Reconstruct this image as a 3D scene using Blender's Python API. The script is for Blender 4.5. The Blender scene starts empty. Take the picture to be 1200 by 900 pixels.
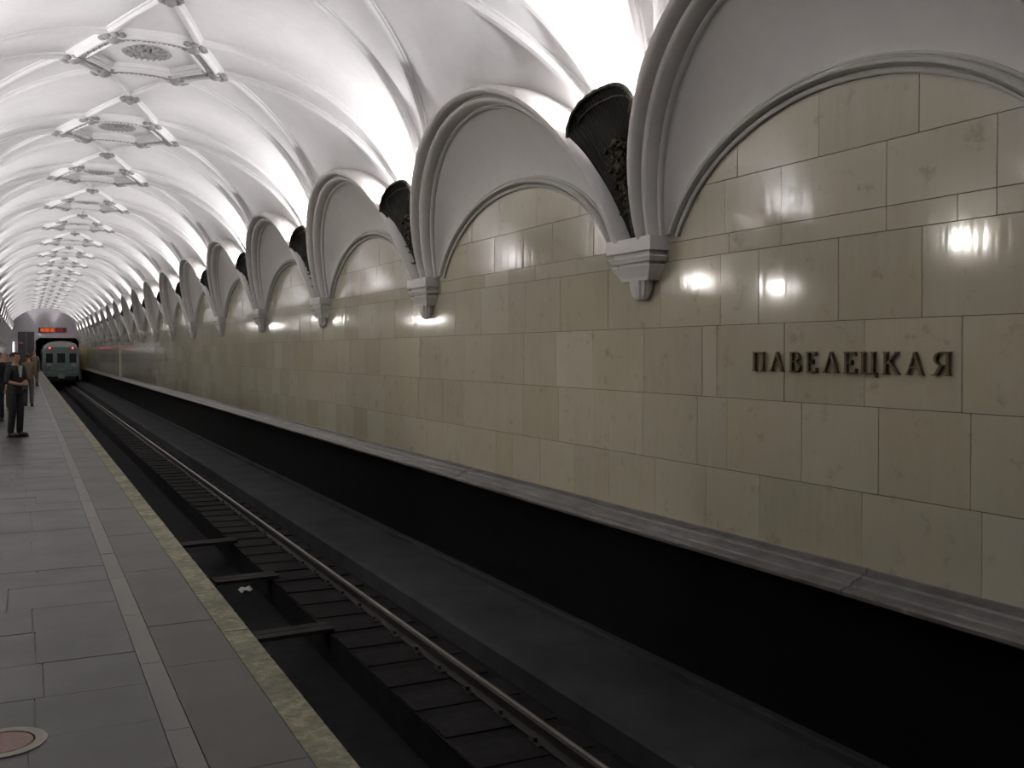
import bpy, bmesh, math, random
from math import sin, cos, pi, sqrt, radians, asin, atan2
from mathutils import Vector, Matrix
rnd = random.Random(7)
scene = bpy.context.scene
COL = scene.collection

# ---------------------------------------------------------------- camera, world, exposure
FPX = 1150.0
YAW = math.atan(569 / FPX)
cam_d = bpy.data.cameras.new('camera')
cam_d.sensor_width = 36
cam_d.lens = FPX / 1200 * 36
PITCH = 1.0
cam_d.shift_y = -(37 - FPX * math.tan(radians(PITCH))) / 1200
cam_d.clip_start = .05; cam_d.clip_end = 400
cam = bpy.data.objects.new('camera', cam_d); COL.objects.link(cam)
cam.location = (0, 0, 1.6)
cam.rotation_euler = (radians(90 - PITCH), 0, -YAW)
scene.camera = cam
w = bpy.data.worlds.new('world'); scene.world = w; w.use_nodes = True
w.node_tree.nodes['Background'].inputs[0].default_value = (.5, .5, .55, 1)
w.node_tree.nodes['Background'].inputs[1].default_value = 0.0
scene.view_settings.view_transform = 'Standard'
scene.view_settings.look = 'None'
scene.view_settings.gamma = 1
scene.view_settings.use_curve_mapping = False
scene.view_settings.exposure = 1.56
LAMP_W = 92.0          # watts of each bronze uplight
LAMP_COL = (1.0, .985, .98)
HALL_W = 9.0

# ---------------------------------------------------------------- layout of the station
AX = 1.52            # axis of the vault
WR = 4.70            # face of the track wall
WL = 2 * AX - WR     # face of the platform-side pylons
P = 4.97             # bay length
S0 = 6.95            # first corbel ahead of the camera
K0, K1 = -2, 18      # corbels
YE = 100.6
SC1 = .87             # the bay nearest the camera is a little shorter
EDGE = 1.143         # platform edge
RX, RY, ZC = 3.13, 2.74, 3.0   # vault ellipse
Z_AB = 2.55          # top of the corbels
corbels = [S0 - P*SC1 + P*(k+1) if k < 0 else S0 + P*k for k in range(K0, K1 + 1)]
YS = corbels[0] - .3
bays = [((a+c)/2, (c-a)/P) for a, c in zip(corbels, corbels[1:] + [YE])]   # middle and length factor of each bay
mids = [m for m, q in bays]
def mx(x, side): return x if side > 0 else 2 * AX - x

# ---------------------------------------------------------------- helpers
def tag(o, label=None, cat=None, group=None, kind=None):
    if label: o['label'] = label
    if cat: o['category'] = cat
    if group: o['group'] = group
    if kind: o['kind'] = kind
    return o
def empty(name, loc, rz=0, **k):
    o = bpy.data.objects.new(name, None); COL.objects.link(o)
    o.location = loc; o.rotation_euler = (0, 0, rz); o.empty_display_size = .2
    return tag(o, **k)
def inst(name, me, parent=None, loc=(0, 0, 0), rot=(0, 0, 0), scale=(1, 1, 1)):
    o = bpy.data.objects.new(name, me); COL.objects.link(o)
    o.location = loc; o.rotation_euler = rot; o.scale = scale
    if parent: o.parent = parent
    return o
def dup(root, loc, rz=None):
    r = root.copy(); COL.objects.link(r); r.location = loc
    if rz is not None: r.rotation_euler = (0, 0, rz)
    for ch in list(root.children):
        c = ch.copy(); COL.objects.link(c); c.parent = r
        for g in list(ch.children):
            d = g.copy(); COL.objects.link(d); d.parent = c
    return r

class MB:
    def __init__(s): s.v = []; s.f = []
    def add(s, vs, fs):
        n = len(s.v); s.v += [tuple(p) for p in vs]; s.f += [tuple(i + n for i in f) for f in fs]; return s
    def box(s, x0, x1, y0, y1, z0, z1):
        return s.add([(x0,y0,z0),(x1,y0,z0),(x1,y1,z0),(x0,y1,z0),(x0,y0,z1),(x1,y0,z1),(x1,y1,z1),(x0,y1,z1)],
                     [(0,3,2,1),(4,5,6,7),(0,1,5,4),(1,2,6,5),(2,3,7,6),(3,0,4,7)])
    def frustum(s, r0, z0, r1, z1):    # r = (x0,x1,y0,y1)
        a, b = r0, r1
        return s.add([(a[0],a[2],z0),(a[1],a[2],z0),(a[1],a[3],z0),(a[0],a[3],z0),(b[0],b[2],z1),(b[1],b[2],z1),(b[1],b[3],z1),(b[0],b[3],z1)],
                     [(0,3,2,1),(4,5,6,7),(0,1,5,4),(1,2,6,5),(2,3,7,6),(3,0,4,7)])
    def grid(s, rows, closed=False, flip=False):
        m = len(rows[0]); vs = [p for r in rows for p in r]; fs = []
        for i in range(len(rows) - 1):
            for j in range(m if closed else m - 1):
                k = (j + 1) % m
                q = (i*m+j, i*m+k, (i+1)*m+k, (i+1)*m+j)
                fs.append(q[::-1] if flip else q)
        return s.add(vs, fs)
    def prism(s, poly, axis, a, b):    # poly of 2d points extruded from a to b along axis ('x','y','z')
        def P3(p, t): return {'x': (t, p[0], p[1]), 'y': (p[0], t, p[1]), 'z': (p[0], p[1], t)}[axis]
        n = len(poly)
        vs = [P3(p, a) for p in poly] + [P3(p, b) for p in poly]
        fs = [tuple(range(n))[::-1], tuple(range(n, 2*n))] + [(i, (i+1) % n, n+(i+1) % n, n+i) for i in range(n)]
        return s.add(vs, fs)
    def tube(s, pts, r, n=8, cap=True):
        pts = [Vector(p) for p in pts]; rows = []
        rr = r if isinstance(r, (list, tuple)) else [r] * len(pts)
        up = Vector((0, 0, 1))
        for i, p in enumerate(pts):
            t = (pts[min(i+1, len(pts)-1)] - pts[max(i-1, 0)]).normalized()
            u = up if abs(t.dot(up)) < .95 else Vector((0, 1, 0))
            a = t.cross(u).normalized(); b = a.cross(t)
            rows.append([tuple(p + a*(cos(2*pi*j/n)*rr[i]) + b*(sin(2*pi*j/n)*rr[i])) for j in range(n)])
        m0 = len(s.v); s.grid(rows, closed=True)
        if cap: s.f.append(tuple(range(m0, m0+n))); s.f.append(tuple(range(m0+(len(rows)-1)*n, m0+len(rows)*n))[::-1])
        return s
    def ball(s, c, r, nu=10, nv=6):
        r = r if isinstance(r, (tuple, list)) else (r, r, r); rows = []
        for i in range(nv + 1):
            a = -pi/2 + pi*i/nv; q = max(cos(a), .02)
            rows.append([(c[0]+r[0]*q*cos(2*pi*j/nu), c[1]+r[1]*q*sin(2*pi*j/nu), c[2]+r[2]*sin(a)) for j in range(nu)])
        return s.grid(rows, closed=True)
    def mesh(s, name, mat, smooth=None, fix=True):
        me = bpy.data.meshes.new(name); me.from_pydata(s.v, [], s.f)
        if fix:
            bm = bmesh.new(); bm.from_mesh(me); bmesh.ops.recalc_face_normals(bm, faces=bm.faces); bm.to_mesh(me); bm.free()
        if smooth is not None:
            me.shade_smooth(); me.set_sharp_from_angle(angle=radians(smooth))
        me.materials.append(mat); me.update(); return me
    def build(s, name, mat, parent=None, smooth=None, loc=(0,0,0), rot=(0,0,0), fix=True):
        return inst(name, s.mesh(name, mat, smooth, fix), parent, loc, rot)

# ---------------------------------------------------------------- materials
def srgb(r, g, b):
    f = lambda c: (c/255/12.92) if c/255 <= .04045 else ((c/255+.055)/1.055)**2.4
    return (f(r), f(g), f(b), 1)
class NT:
    def __init__(s, name):
        s.m = bpy.data.materials.new(name); s.m.use_nodes = True; s.t = s.m.node_tree
        s.b = s.t.nodes['Principled BSDF']
    def n(s, typ, **k):
        o = s.t.nodes.new(typ)
        for a, v in k.items(): setattr(o, a, v)
        return o
    def l(s, a, b): s.t.links.new(a, b)
    def coords(s, scale=(1,1,1)):
        tc = s.n('ShaderNodeTexCoord'); mp = s.n('ShaderNodeMapping'); mp.inputs['Scale'].default_value = scale
        s.l(tc.outputs['Object'], mp.inputs['Vector']); return mp.outputs['Vector']
    def world(s, scale=(1,1,1)):
        g = s.n('ShaderNodeNewGeometry'); mp = s.n('ShaderNodeMapping'); mp.inputs['Scale'].default_value = scale
        s.l(g.outputs['Position'], mp.inputs['Vector']); return mp.outputs['Vector']
    def noise(s, vec, scale, detail=4, rough=.55):
        o = s.n('ShaderNodeTexNoise'); o.inputs['Scale'].default_value = scale; o.inputs['Detail'].default_value = detail
        o.inputs['Roughness'].default_value = rough; s.l(vec, o.inputs['Vector']); return o.outputs['Fac']
    def ramp(s, fac, stops):
        o = s.n('ShaderNodeValToRGB'); e = o.color_ramp.elements
        while len(e) < len(stops): e.new(.5)
        for i, (p, c) in enumerate(stops): e[i].position = p; e[i].color = c
        s.l(fac, o.inputs['Fac']); return o.outputs['Color']
    def mix(s, fac, a, b, mode='MIX'):
        o = s.n('ShaderNodeMix', data_type='RGBA', blend_type=mode)
        if isinstance(fac, (int, float)): o.inputs[0].default_value = fac
        else: s.l(fac, o.inputs[0])
        for q, i in ((a, 6), (b, 7)):
            if isinstance(q, tuple): o.inputs[i].default_value = q
            else: s.l(q, o.inputs[i])
        return o.outputs[2]
    def math(s, op, a, b=0.0):
        o = s.n('ShaderNodeMath', operation=op)
        for q, i in ((a, 0), (b, 1)):
            if isinstance(q, (int, float)): o.inputs[i].default_value = q
            else: s.l(q, o.inputs[i])
        return o.outputs[0]
    def rand(s):
        a = s.n('ShaderNodeObjectInfo'); g = s.n('ShaderNodeNewGeometry')
        return s.math('FRACT', s.math('ADD', a.outputs['Random'], g.outputs['Random Per Island']))
    def bump(s, h, strength, dist=.01):
        o = s.n('ShaderNodeBump'); o.inputs['Strength'].default_value = strength; o.inputs['Distance'].default_value = dist
        s.l(h, o.inputs['Height']); s.l(o.outputs['Normal'], s.b.inputs['Normal'])
    def col(s, c):
        if isinstance(c, tuple): s.b.inputs['Base Color'].default_value = c
        else: s.l(c, s.b.inputs['Base Color'])
    def rough(s, r):
        if isinstance(r, (int, float)): s.b.inputs['Roughness'].default_value = r
        else: s.l(r, s.b.inputs['Roughness'])
def simple(name, c, rough=.5, metal=0, noise_amt=.15, scale=6, bump=0):
    t = NT(name); v = t.world()
    n = t.noise(v, scale)
    d = tuple(x*(1-noise_amt) for x in c[:3]) + (1,); l = tuple(min(1, x*(1+noise_amt)) for x in c[:3]) + (1,)
    t.col(t.ramp(n, [(.3, d), (.7, l)])); t.rough(rough); t.b.inputs['Metallic'].default_value = metal
    if bump: t.bump(t.noise(v, scale*8), bump)
    return t.m
def glow(name, c, strength, base=(.8,.8,.8,1)):
    t = NT(name); t.col(base); t.b.inputs['Emission Color'].default_value = c; t.b.inputs['Emission Strength'].default_value = strength
    return t.m

M = {}
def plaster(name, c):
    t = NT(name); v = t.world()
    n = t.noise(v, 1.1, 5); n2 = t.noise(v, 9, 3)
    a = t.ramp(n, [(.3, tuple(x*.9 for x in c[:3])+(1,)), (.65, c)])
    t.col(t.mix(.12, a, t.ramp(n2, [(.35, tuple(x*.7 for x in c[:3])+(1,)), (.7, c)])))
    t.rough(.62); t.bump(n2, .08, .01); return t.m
M['plaster'] = plaster('white_plaster', (.77, .755, .765, 1))
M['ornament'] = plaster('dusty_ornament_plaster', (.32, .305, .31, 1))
M['arch'] = plaster('arch_plaster', (.74, .71, .69, 1))
M['mould'] = plaster('grey_stone_moulding', (.50, .485, .45, 1))
def marble():
    t = NT('polished_cream_marble'); v = t.world((1, 1, 1)); r = t.rand()
    base = t.ramp(r, [(0, srgb(166,160,139)), (.3, srgb(180,174,157)), (.55, srgb(188,183,163)), (.8, srgb(176,168,144)), (1, srgb(199,195,180))])
    n = t.noise(v, 2.2, 8, .62)
    streak = t.noise(t.world((1, 9, 1.1)), 2.0, 5, .6)
    c1 = t.mix(t.math('MULTIPLY', n, .5), base, srgb(158,146,110), 'MIX')
    c2 = t.mix(t.math('MULTIPLY', streak, .42), c1, srgb(194,190,178))
    n3 = t.noise(v, 5.5, 8, .7)
    vein = t.ramp(n3, [(.30, (1,1,1,1)), (.42, (0,0,0,1))])
    t.col(t.mix(t.math('MULTIPLY', vein, .5), c2, srgb(128,120,98)))
    t.rough(t.math('ADD', t.math('MULTIPLY', n3, .08), .055))
    t.b.inputs['IOR'].default_value = 1.72
    t.bump(t.noise(t.world((1, 3.2, .5)), 3.0, 2), .06, .02)
    return t.m
M['marble'] = marble()
M['grout'] = simple('dark_joint_mortar', srgb(88,82,68), .8)
def granite(name, a, b, c, rough):
    t = NT(name); v = t.world(); r = t.rand()
    base = t.ramp(r, [(0, a), (.5, b), (1, c)])
    n = t.noise(v, 60, 4, .7); n2 = t.noise(v, 1.6, 5)
    s1 = t.mix(t.math('MULTIPLY', n, .35), base, srgb(52,50,49))
    t.col(t.mix(t.ramp(n2, [(.35, (.35,)*3+(1,)), (.65, (0,0,0,1))]), s1, srgb(62,59,55)))
    t.rough(t.math('ADD', t.math('MULTIPLY', n2, .2), rough)); t.bump(n, .08, .004); t.b.inputs['Specular IOR Level'].default_value = .35; return t.m
M['slab'] = granite('grey_granite', srgb(52,50,49), srgb(57,55,53), srgb(48,47,46), .32)
M['slab_warm'] = granite('warm_grey_granite', srgb(66,63,55), srgb(72,68,59), srgb(61,59,52), .4)
M['strip'] = granite('pale_granite_strip', srgb(106,104,96), srgb(111,109,101), srgb(102,100,93), .38)
def edge_stone():
    t = NT('rough_pale_edge_stone'); v = t.world(); n = t.noise(v, 14, 6, .75); n2 = t.noise(v, 2, 4)
    c = t.ramp(n, [(.3, srgb(84,81,64)), (.5, srgb(124,121,98)), (.7, srgb(172,168,142))])
    t.col(t.mix(t.ramp(n2, [(.4, (.6,)*3+(1,)), (.6, (0,0,0,1))]), c, srgb(82,78,64)))
    t.rough(.75); t.bump(n, .6, .015); return t.m
M['edge'] = edge_stone()
def ledge():
    t = NT('grey_ledge_marble'); v = t.world(); n = t.noise(v, 3, 7, .65); n2 = t.noise(v, 1.3, 6, .7)
    c = t.ramp(n, [(.3, srgb(62,60,58)), (.6, srgb(98,96,93))])
    t.col(t.mix(t.ramp(n2, [(.62, (0,0,0,1)), (.68, (.8,)*3+(1,))]), c, srgb(150,140,112)))
    t.rough(.3); t.bump(n, .2, .01); return t.m
M['ledge'] = ledge()
M['black'] = simple('black_painted_wall', (.003,.0026,.003,1), .8, 0, .4, 3)
M['black'].node_tree.nodes['Principled BSDF'].inputs['Specular IOR Level'].default_value = .08
M['bed'] = simple('sooty_track_concrete', (.007,.0062,.007,1), .9, 0, .5, 5, .4)
M['bench'] = simple('dusty_concrete_walkway', (.029,.030,.033,1), .8, 0, .35, 1.6, .3)
M['sleeper'] = simple('oily_wooden_sleeper', (.0095,.0082,.0088,1), .85, 0, .5, 7, .4)
M['rail'] = simple('rusty_rail_steel', (.035,.03,.027,1), .6, .3)
M['railhead'] = simple('polished_rail_head', (.55,.52,.48,1), .38, 1, .1)
M['plank'] = simple('dark_wet_plank', (.016,.014,.013,1), .7, 0, .4, 9)
for q in ('bed','bench','sleeper','plank'): M[q].node_tree.nodes['Principled BSDF'].inputs['Specular IOR Level'].default_value = .2
def bronze():
    t = NT('dark_patinated_bronze'); v = t.world(); n = t.noise(v, 7, 6)
    g = t.n('ShaderNodeNewGeometry')
    wear = t.ramp(g.outputs['Pointiness'], [(.53, (0,0,0,1)), (.60, (1,1,1,1))])
    c = t.ramp(n, [(.3, (.012,.012,.011,1)), (.65, (.026,.024,.019,1)), (.8, (.03,.035,.02,1))])
    t.col(t.mix(t.math('MULTIPLY', wear, .7), c, (.11,.095,.06,1)))
    t.rough(.5); t.b.inputs['Metallic'].default_value = .75; return t.m
M['bronze'] = bronze()
M['letter'] = simple('bronze_letter', (.13,.105,.065,1), .36, .85, .3, 20)
M['trough'] = simple('white_enamel_trough', (.7,.7,.7,1), .5)
M['tube'] = glow('lit_lamp_tube', (1,.97,.97,1), 6)
M['globe'] = glow('lit_opal_globe', (1,.97,.93,1), 70)

# ---------------------------------------------------------------- setting: vault
def vault_x(z):               # right hand side x of the vault at height z
    if z <= ZC: return WR + .02 - (WR + .02 - (AX + RX)) * max(0, min(1, (z - 2.3) / (ZC - 2.3)))
    return AX + RX * sqrt(max(0, 1 - ((z - ZC) / RY) ** 2))
E_A, E_H, E_ZB, E_DB, E_L, E_Q = 2.37, 1.93, 2.39, 4.71, .61, .8       # extrados (outer arch edge)
I_A, I_H, I_ZB, I_DB, I_L, I_Q = 2.11, 1.79, 2.31, 4.70, .43, 1.15    # intrados
N_A, N_H, N_ZB = 2.10, 1.25, 2.12                                     # little arch on the wall
Z_CUT = E_ZB + E_H
def arc(a, h, zb, db, l, q, u, zmin=Z_AB):
    t0 = asin((zmin - zb) / h); t = t0 + (pi - 2 * t0) * u
    sn = sin(t); return Vector((db - l * sn ** q, -a * cos(t), zb + h * sn))
ext = lambda u: arc(E_A, E_H, E_ZB, E_DB, E_L, E_Q, u)
intr = lambda u: arc(I_A, I_H, I_ZB, I_DB, I_L, I_Q, u)
inn = lambda u: arc(N_A, N_H, N_ZB, WR - .004, 0, 1, u)

b = MB()
a0 = asin((Z_CUT - ZC) / RY)
ring = [(AX + RX * cos(a0 + (pi - 2*a0) * i / 56), ZC + RY * sin(a0 + (pi - 2*a0) * i / 56)) for i in range(57)]
ny = 44
b.grid([[(x, YS + (YE - YS) * j / ny, z) for x, z in ring] for j in range(ny + 1)])
# pendentives of the vault between the arches, above each corbel
for side in (1, -1):
    for ci, yc in enumerate(corbels):
        rows = []; qa, qb = bays[max(0, ci-1)][1], bays[ci][1]
        for i in range(22):
            z = 2.30 + (Z_CUT - 2.30) * (1 - (1 - i/21) ** 1.6)
            if z > E_ZB: g = P/2 - E_A * sqrt(max(0, 1 - ((z - E_ZB)/E_H)**2))
            else: g = P/2 - E_A
            g = min(P/2, g + .05)
            rows.append([(mx(vault_x(z), side), max(YS, min(YE, yc + g * (j/3 - 1) * (qa if j < 3 else qb))), z) for j in range(7)])
        b.grid(rows)
ceiling = b.build('ceiling', M['plaster'], smooth=35, fix=False)
tag(ceiling, 'white plaster barrel vault with ribs and hexagonal medallions over the platform and track', kind='structure')

# ribs on the vault --------------------------------------------------
def von(ang, y, off=0):       # point on the vault: angle from the crown (+ to the right), offset inwards
    nx, nz = sin(ang) / RX, cos(ang) / RY; q = sqrt(nx*nx + nz*nz)
    return Vector((AX + RX*sin(ang) - off*nx/q, y, ZC + RY*cos(ang) - off*nz/q)), Vector((nx/q, 0, nz/q))
def rib_mesh(a0, y0, a1, y1, wd=.075, dp=.085, n=18):
    prof = [(-1.5, -.02), (-1.45, .25), (-1.0, .35), (-.95, .75), (-.6, .98), (0, 1.0), (.6, .98), (.95, .75), (1.0, .35), (1.45, .25), (1.5, -.02)]
    rows = []
    for i in range(n + 1):
        u = i/n; ang = a0 + (a1-a0)*u; y = y0 + (y1-y0)*u
        p, nn = von(ang, y); p2, _ = von(ang + (a1-a0)*.01, y + (y1-y0)*.01)
        t = (p2 - p).normalized(); sd = t.cross(nn).normalized()
        rows.append([tuple(p + sd*(c*wd) - nn*(d*dp)) for c, d in prof])
    return MB().grid(rows)
HX, HN, HS = 1.05/RX, .56/RX, .95        # hexagon half sizes: angle of outer corners, of near/far corners, half length
A_END = radians(74)
rib_kinds = []
for sg in (1, -1):
    rib_kinds += [(sg*HN, -HS, sg*A_END, -P/2+.30), (sg*HX, 0, sg*A_END, -P/2+.52), (sg*HX, 0, sg*A_END, P/2-.52), (sg*HN, HS, sg*A_END, P/2-.30)]
for sg in (1, -1):
    rib_kinds += [(0, -P/2, sg*HN, -HS), (0, P/2, sg*HN, HS)]
rib_me = [rib_mesh(*k, wd=(.05 if i < 8 else .046), dp=(.075 if i < 8 else .07), n=(18 if i < 8 else 5)).mesh('rib', M['plaster'], 40) for i, k in enumerate(rib_kinds)]
# hexagonal medallion
corn = [(-HN, -HS), (HN, -HS), (HX, 0), (HN, HS), (-HN, HS), (-HX, 0)]
def hexrow(scale, off):
    out = []
    for i in range(6):
        a, c = corn[i], corn[(i+1) % 6]
        for j in range(6):
            u = j/6; p, _ = von((a[0]+(c[0]-a[0])*u)*scale, (a[1]+(c[1]-a[1])*u)*scale, off); out.append(tuple(p))
    return out
hm = MB().grid([hexrow(s, o) for s, o in ((1.03,-.02),(1.03,.07),(1.0,.10),(.985,.115),(.95,.12),(.93,.09))], closed=True)
hm.grid([hexrow(s, o) for s, o in ((.80,.085),(.785,.11),(.765,.11),(.755,.085),(.73,.085),(.72,.06),(.68,.06),(.675,.03),(.665,-.02))], closed=True)
hex_me = hm.mesh('hexagon_frame', M['plaster'], 35)
hb = MB().grid([hexrow(.935, .088), hexrow(.80, .084)], closed=True)
for i in range(6):
    a, c = corn[i], corn[(i+1) % 6]
    n = 15 if i in (0, 3) else 13
    for j in range(n):
        u = (j+.5)/n
        p, _ = von((a[0]+(c[0]-a[0])*u)*.868, (a[1]+(c[1]-a[1])*u)*.868, .092)
        hb.ball(tuple(p), (.032, .032, .028) if j % 2 else (.022, .05, .024), 6, 4)
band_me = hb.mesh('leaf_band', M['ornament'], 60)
cb = MB(); cb.ball((0,0,0), (.075,.075,.055), 10, 6)
for j in range(8):
    a = 2*pi*j/8; cb.ball((.105*cos(a), .105*sin(a), .012), (.045,.045,.03), 6, 4)
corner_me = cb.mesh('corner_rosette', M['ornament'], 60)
rb = MB(); rb.ball((0,0,0), (.09,.09,.06), 12, 6)
for k, (r, n, s) in enumerate(((.13, 8, .040), (.215, 8, .038), (.285, 22, .026))):
    for j in range(n):
        a = 2*pi*(j+.5*k)/n; rb.ball((r*cos(a), r*sin(a), .015), (s*1.15*abs(cos(a))+s*.7, s*1.15*abs(sin(a))+s*.7, .032), 6, 4)
rb.tube([(.255*cos(2*pi*j/28), .255*sin(2*pi*j/28), .012) for j in range(29)], .012, 6)
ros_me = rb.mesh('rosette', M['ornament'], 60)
bo = MB(); bo.ball((0,0,-.02), (.07,.07,.06), 10, 6)
for j in range(10):
    a = 2*pi*j/10; bo.ball((.11*cos(a), .11*sin(a), 0), (.05,.05,.03), 6, 4)
bo.ball((0, 0, .03), (.15, .15, .03), 14, 4)
boss_me = bo.mesh('vault_boss', M['ornament'], 60)
for yc, q in bays:
    if yc < 3: continue
    for me in rib_me: inst('rib', me, ceiling, (0, yc, 0), scale=(1, q, 1))
    h = inst('hexagon_frame', hex_me, ceiling, (0, yc, 0), scale=(1, q, 1))
    inst('leaf_band', band_me, h)
    inst('rosette', ros_me, h, (AX, 0, ZC + RY - .03))
    for a, y in corn:
        p, nn = von(a*.9, y*.9, .10)
        inst('corner_rosette', corner_me, h, p, (0, atan2(nn.x, nn.z), 0), (1.3, 1.3, 1.2))
for yc in corbels:
    if yc > 3: inst('vault_boss', boss_me, ceiling, (AX, yc, ZC + RY - .09))

# ---------------------------------------------------------------- setting: track wall and platform-side wall
wall_r = MB().box(WR + .012, WR + .40, YS, YE, -1.6, 3.6).build('wall_right', M['grout'])
tag(wall_r, 'track-side wall of polished cream marble slabs with round arches above', kind='structure')
b = MB()
OW = 1.05      # half width of the passages
for yc in corbels:
    y0 = max([YS] + [m + OW for m in mids if m < yc]); y1 = min([YE] + [m - OW for m in mids if m > yc])
    b.box(WL - 1.5, WL, y0, y1, 0, 3.6)
for ym in mids: b.box(WL - 1.5, WL, ym - OW, ym + OW, 2.75, 3.6)
wall_l = b.build('wall_left', M['marble'])
tag(wall_l, 'platform-side marble pylons with passages to the central hall', kind='structure')

# marble tiles: rows between these heights; joints near the sign read from the photograph
ZR = [.236, .722, 1.261, 1.805, 2.34, 2.49, 2.89, 3.42]
known = [[3.675,4.54,5.50,6.12], [3.75,4.41,5.08,5.87,6.23], [3.81,4.525,5.25,5.99,6.17], [4.09,4.75,5.52,5.95], [3.60,3.85,4.36,5.29,5.85], [3.60,4.36,5.29,5.9], [4.12,4.93,5.76]]
jr = random.Random(21)
rows_t = []
for r in range(7):
    js = list(known[r]); y = js[0]
    while y > -1.5: y -= jr.uniform(.6, .82); js.insert(0, y)
    y = js[-1]
    while y < YE - .2: y = min(YE, y + (jr.uniform(.62, .9) if jr.random() < .85 else jr.uniform(.3, .45))); js.append(y)
    rows_t.append(js)
far = MB(); n_tile = 0; G = .0025
tiles = []
for r in range(7):
    js = rows_t[r]
    for a, c in zip(js[:-1], js[1:]):
        tiles.append((r, a, c))
tiles.sort(key=lambda t: t[1])
def tilt_box(mb, a, c, z0, z1, g):
    ry, rz, o = jr.uniform(-.0022, .0022), jr.uniform(-.003, .003), jr.uniform(-.0012, .0012)
    ym, zm = (a+c)/2, (z0+z1)/2
    fr = lambda y, z: WR + o + (z - zm)*ry + (y - ym)*rz
    vs = [(fr(y, z), y, z) for y in (a+g, c-g) for z in (z0+g, z1-g)] + [(WR + .03, y, z) for y in (a+g, c-g) for z in (z0+g, z1-g)]
    mb.add(vs, [(0,1,3,2), (4,6,7,5), (0,4,5,1), (2,3,7,6), (0,2,6,4), (1,5,7,3)])
for r, a, c in tiles:
    if c > 2.2 and n_tile < 290:
        m = MB(); tilt_box(m, a, c, ZR[r], ZR[r+1], G)
        m.build('marble_tile', M['marble'], wall_r); n_tile += 1
    else: tilt_box(far, a, c, ZR[r], ZR[r+1], G)
tag(far.build('marble_tile_field', M['marble'], wall_r), kind='stuff')

# ledge under the marble
lp = [(WR+.02,.252),(4.668,.252),(4.662,.224),(4.625,.220),(4.618,.204),(4.60,.200),(4.555,.190),(4.535,.174),(4.53,.162),(4.505,.159),(4.468,.152),(4.453,.140),(4.452,.118),(4.47,.108),(WR+.02,.108)]
y = .4; n = 0; farl = MB(); lr = random.Random(4)
while y < YE - .1:
    y2 = min(YE, y + lr.uniform(1.25, 1.7)); dz = lr.uniform(-.003, .003)
    poly = [(px, pz + dz) for px, pz in lp]
    if y < 45: MB().prism(poly, 'y', y + .003, y2 - .003).build('ledge_stone', M['ledge'], wall_r)
    else: farl.prism(poly, 'y', y + .003, y2 - .003)
    y = y2
tag(farl.build('ledge_stones_far', M['ledge'], wall_r), kind='stuff')
MB().box(WR - .012, WR + .02, YS, YE, -1.3, .125).build('lower_wall', M['black'], wall_r)

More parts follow.
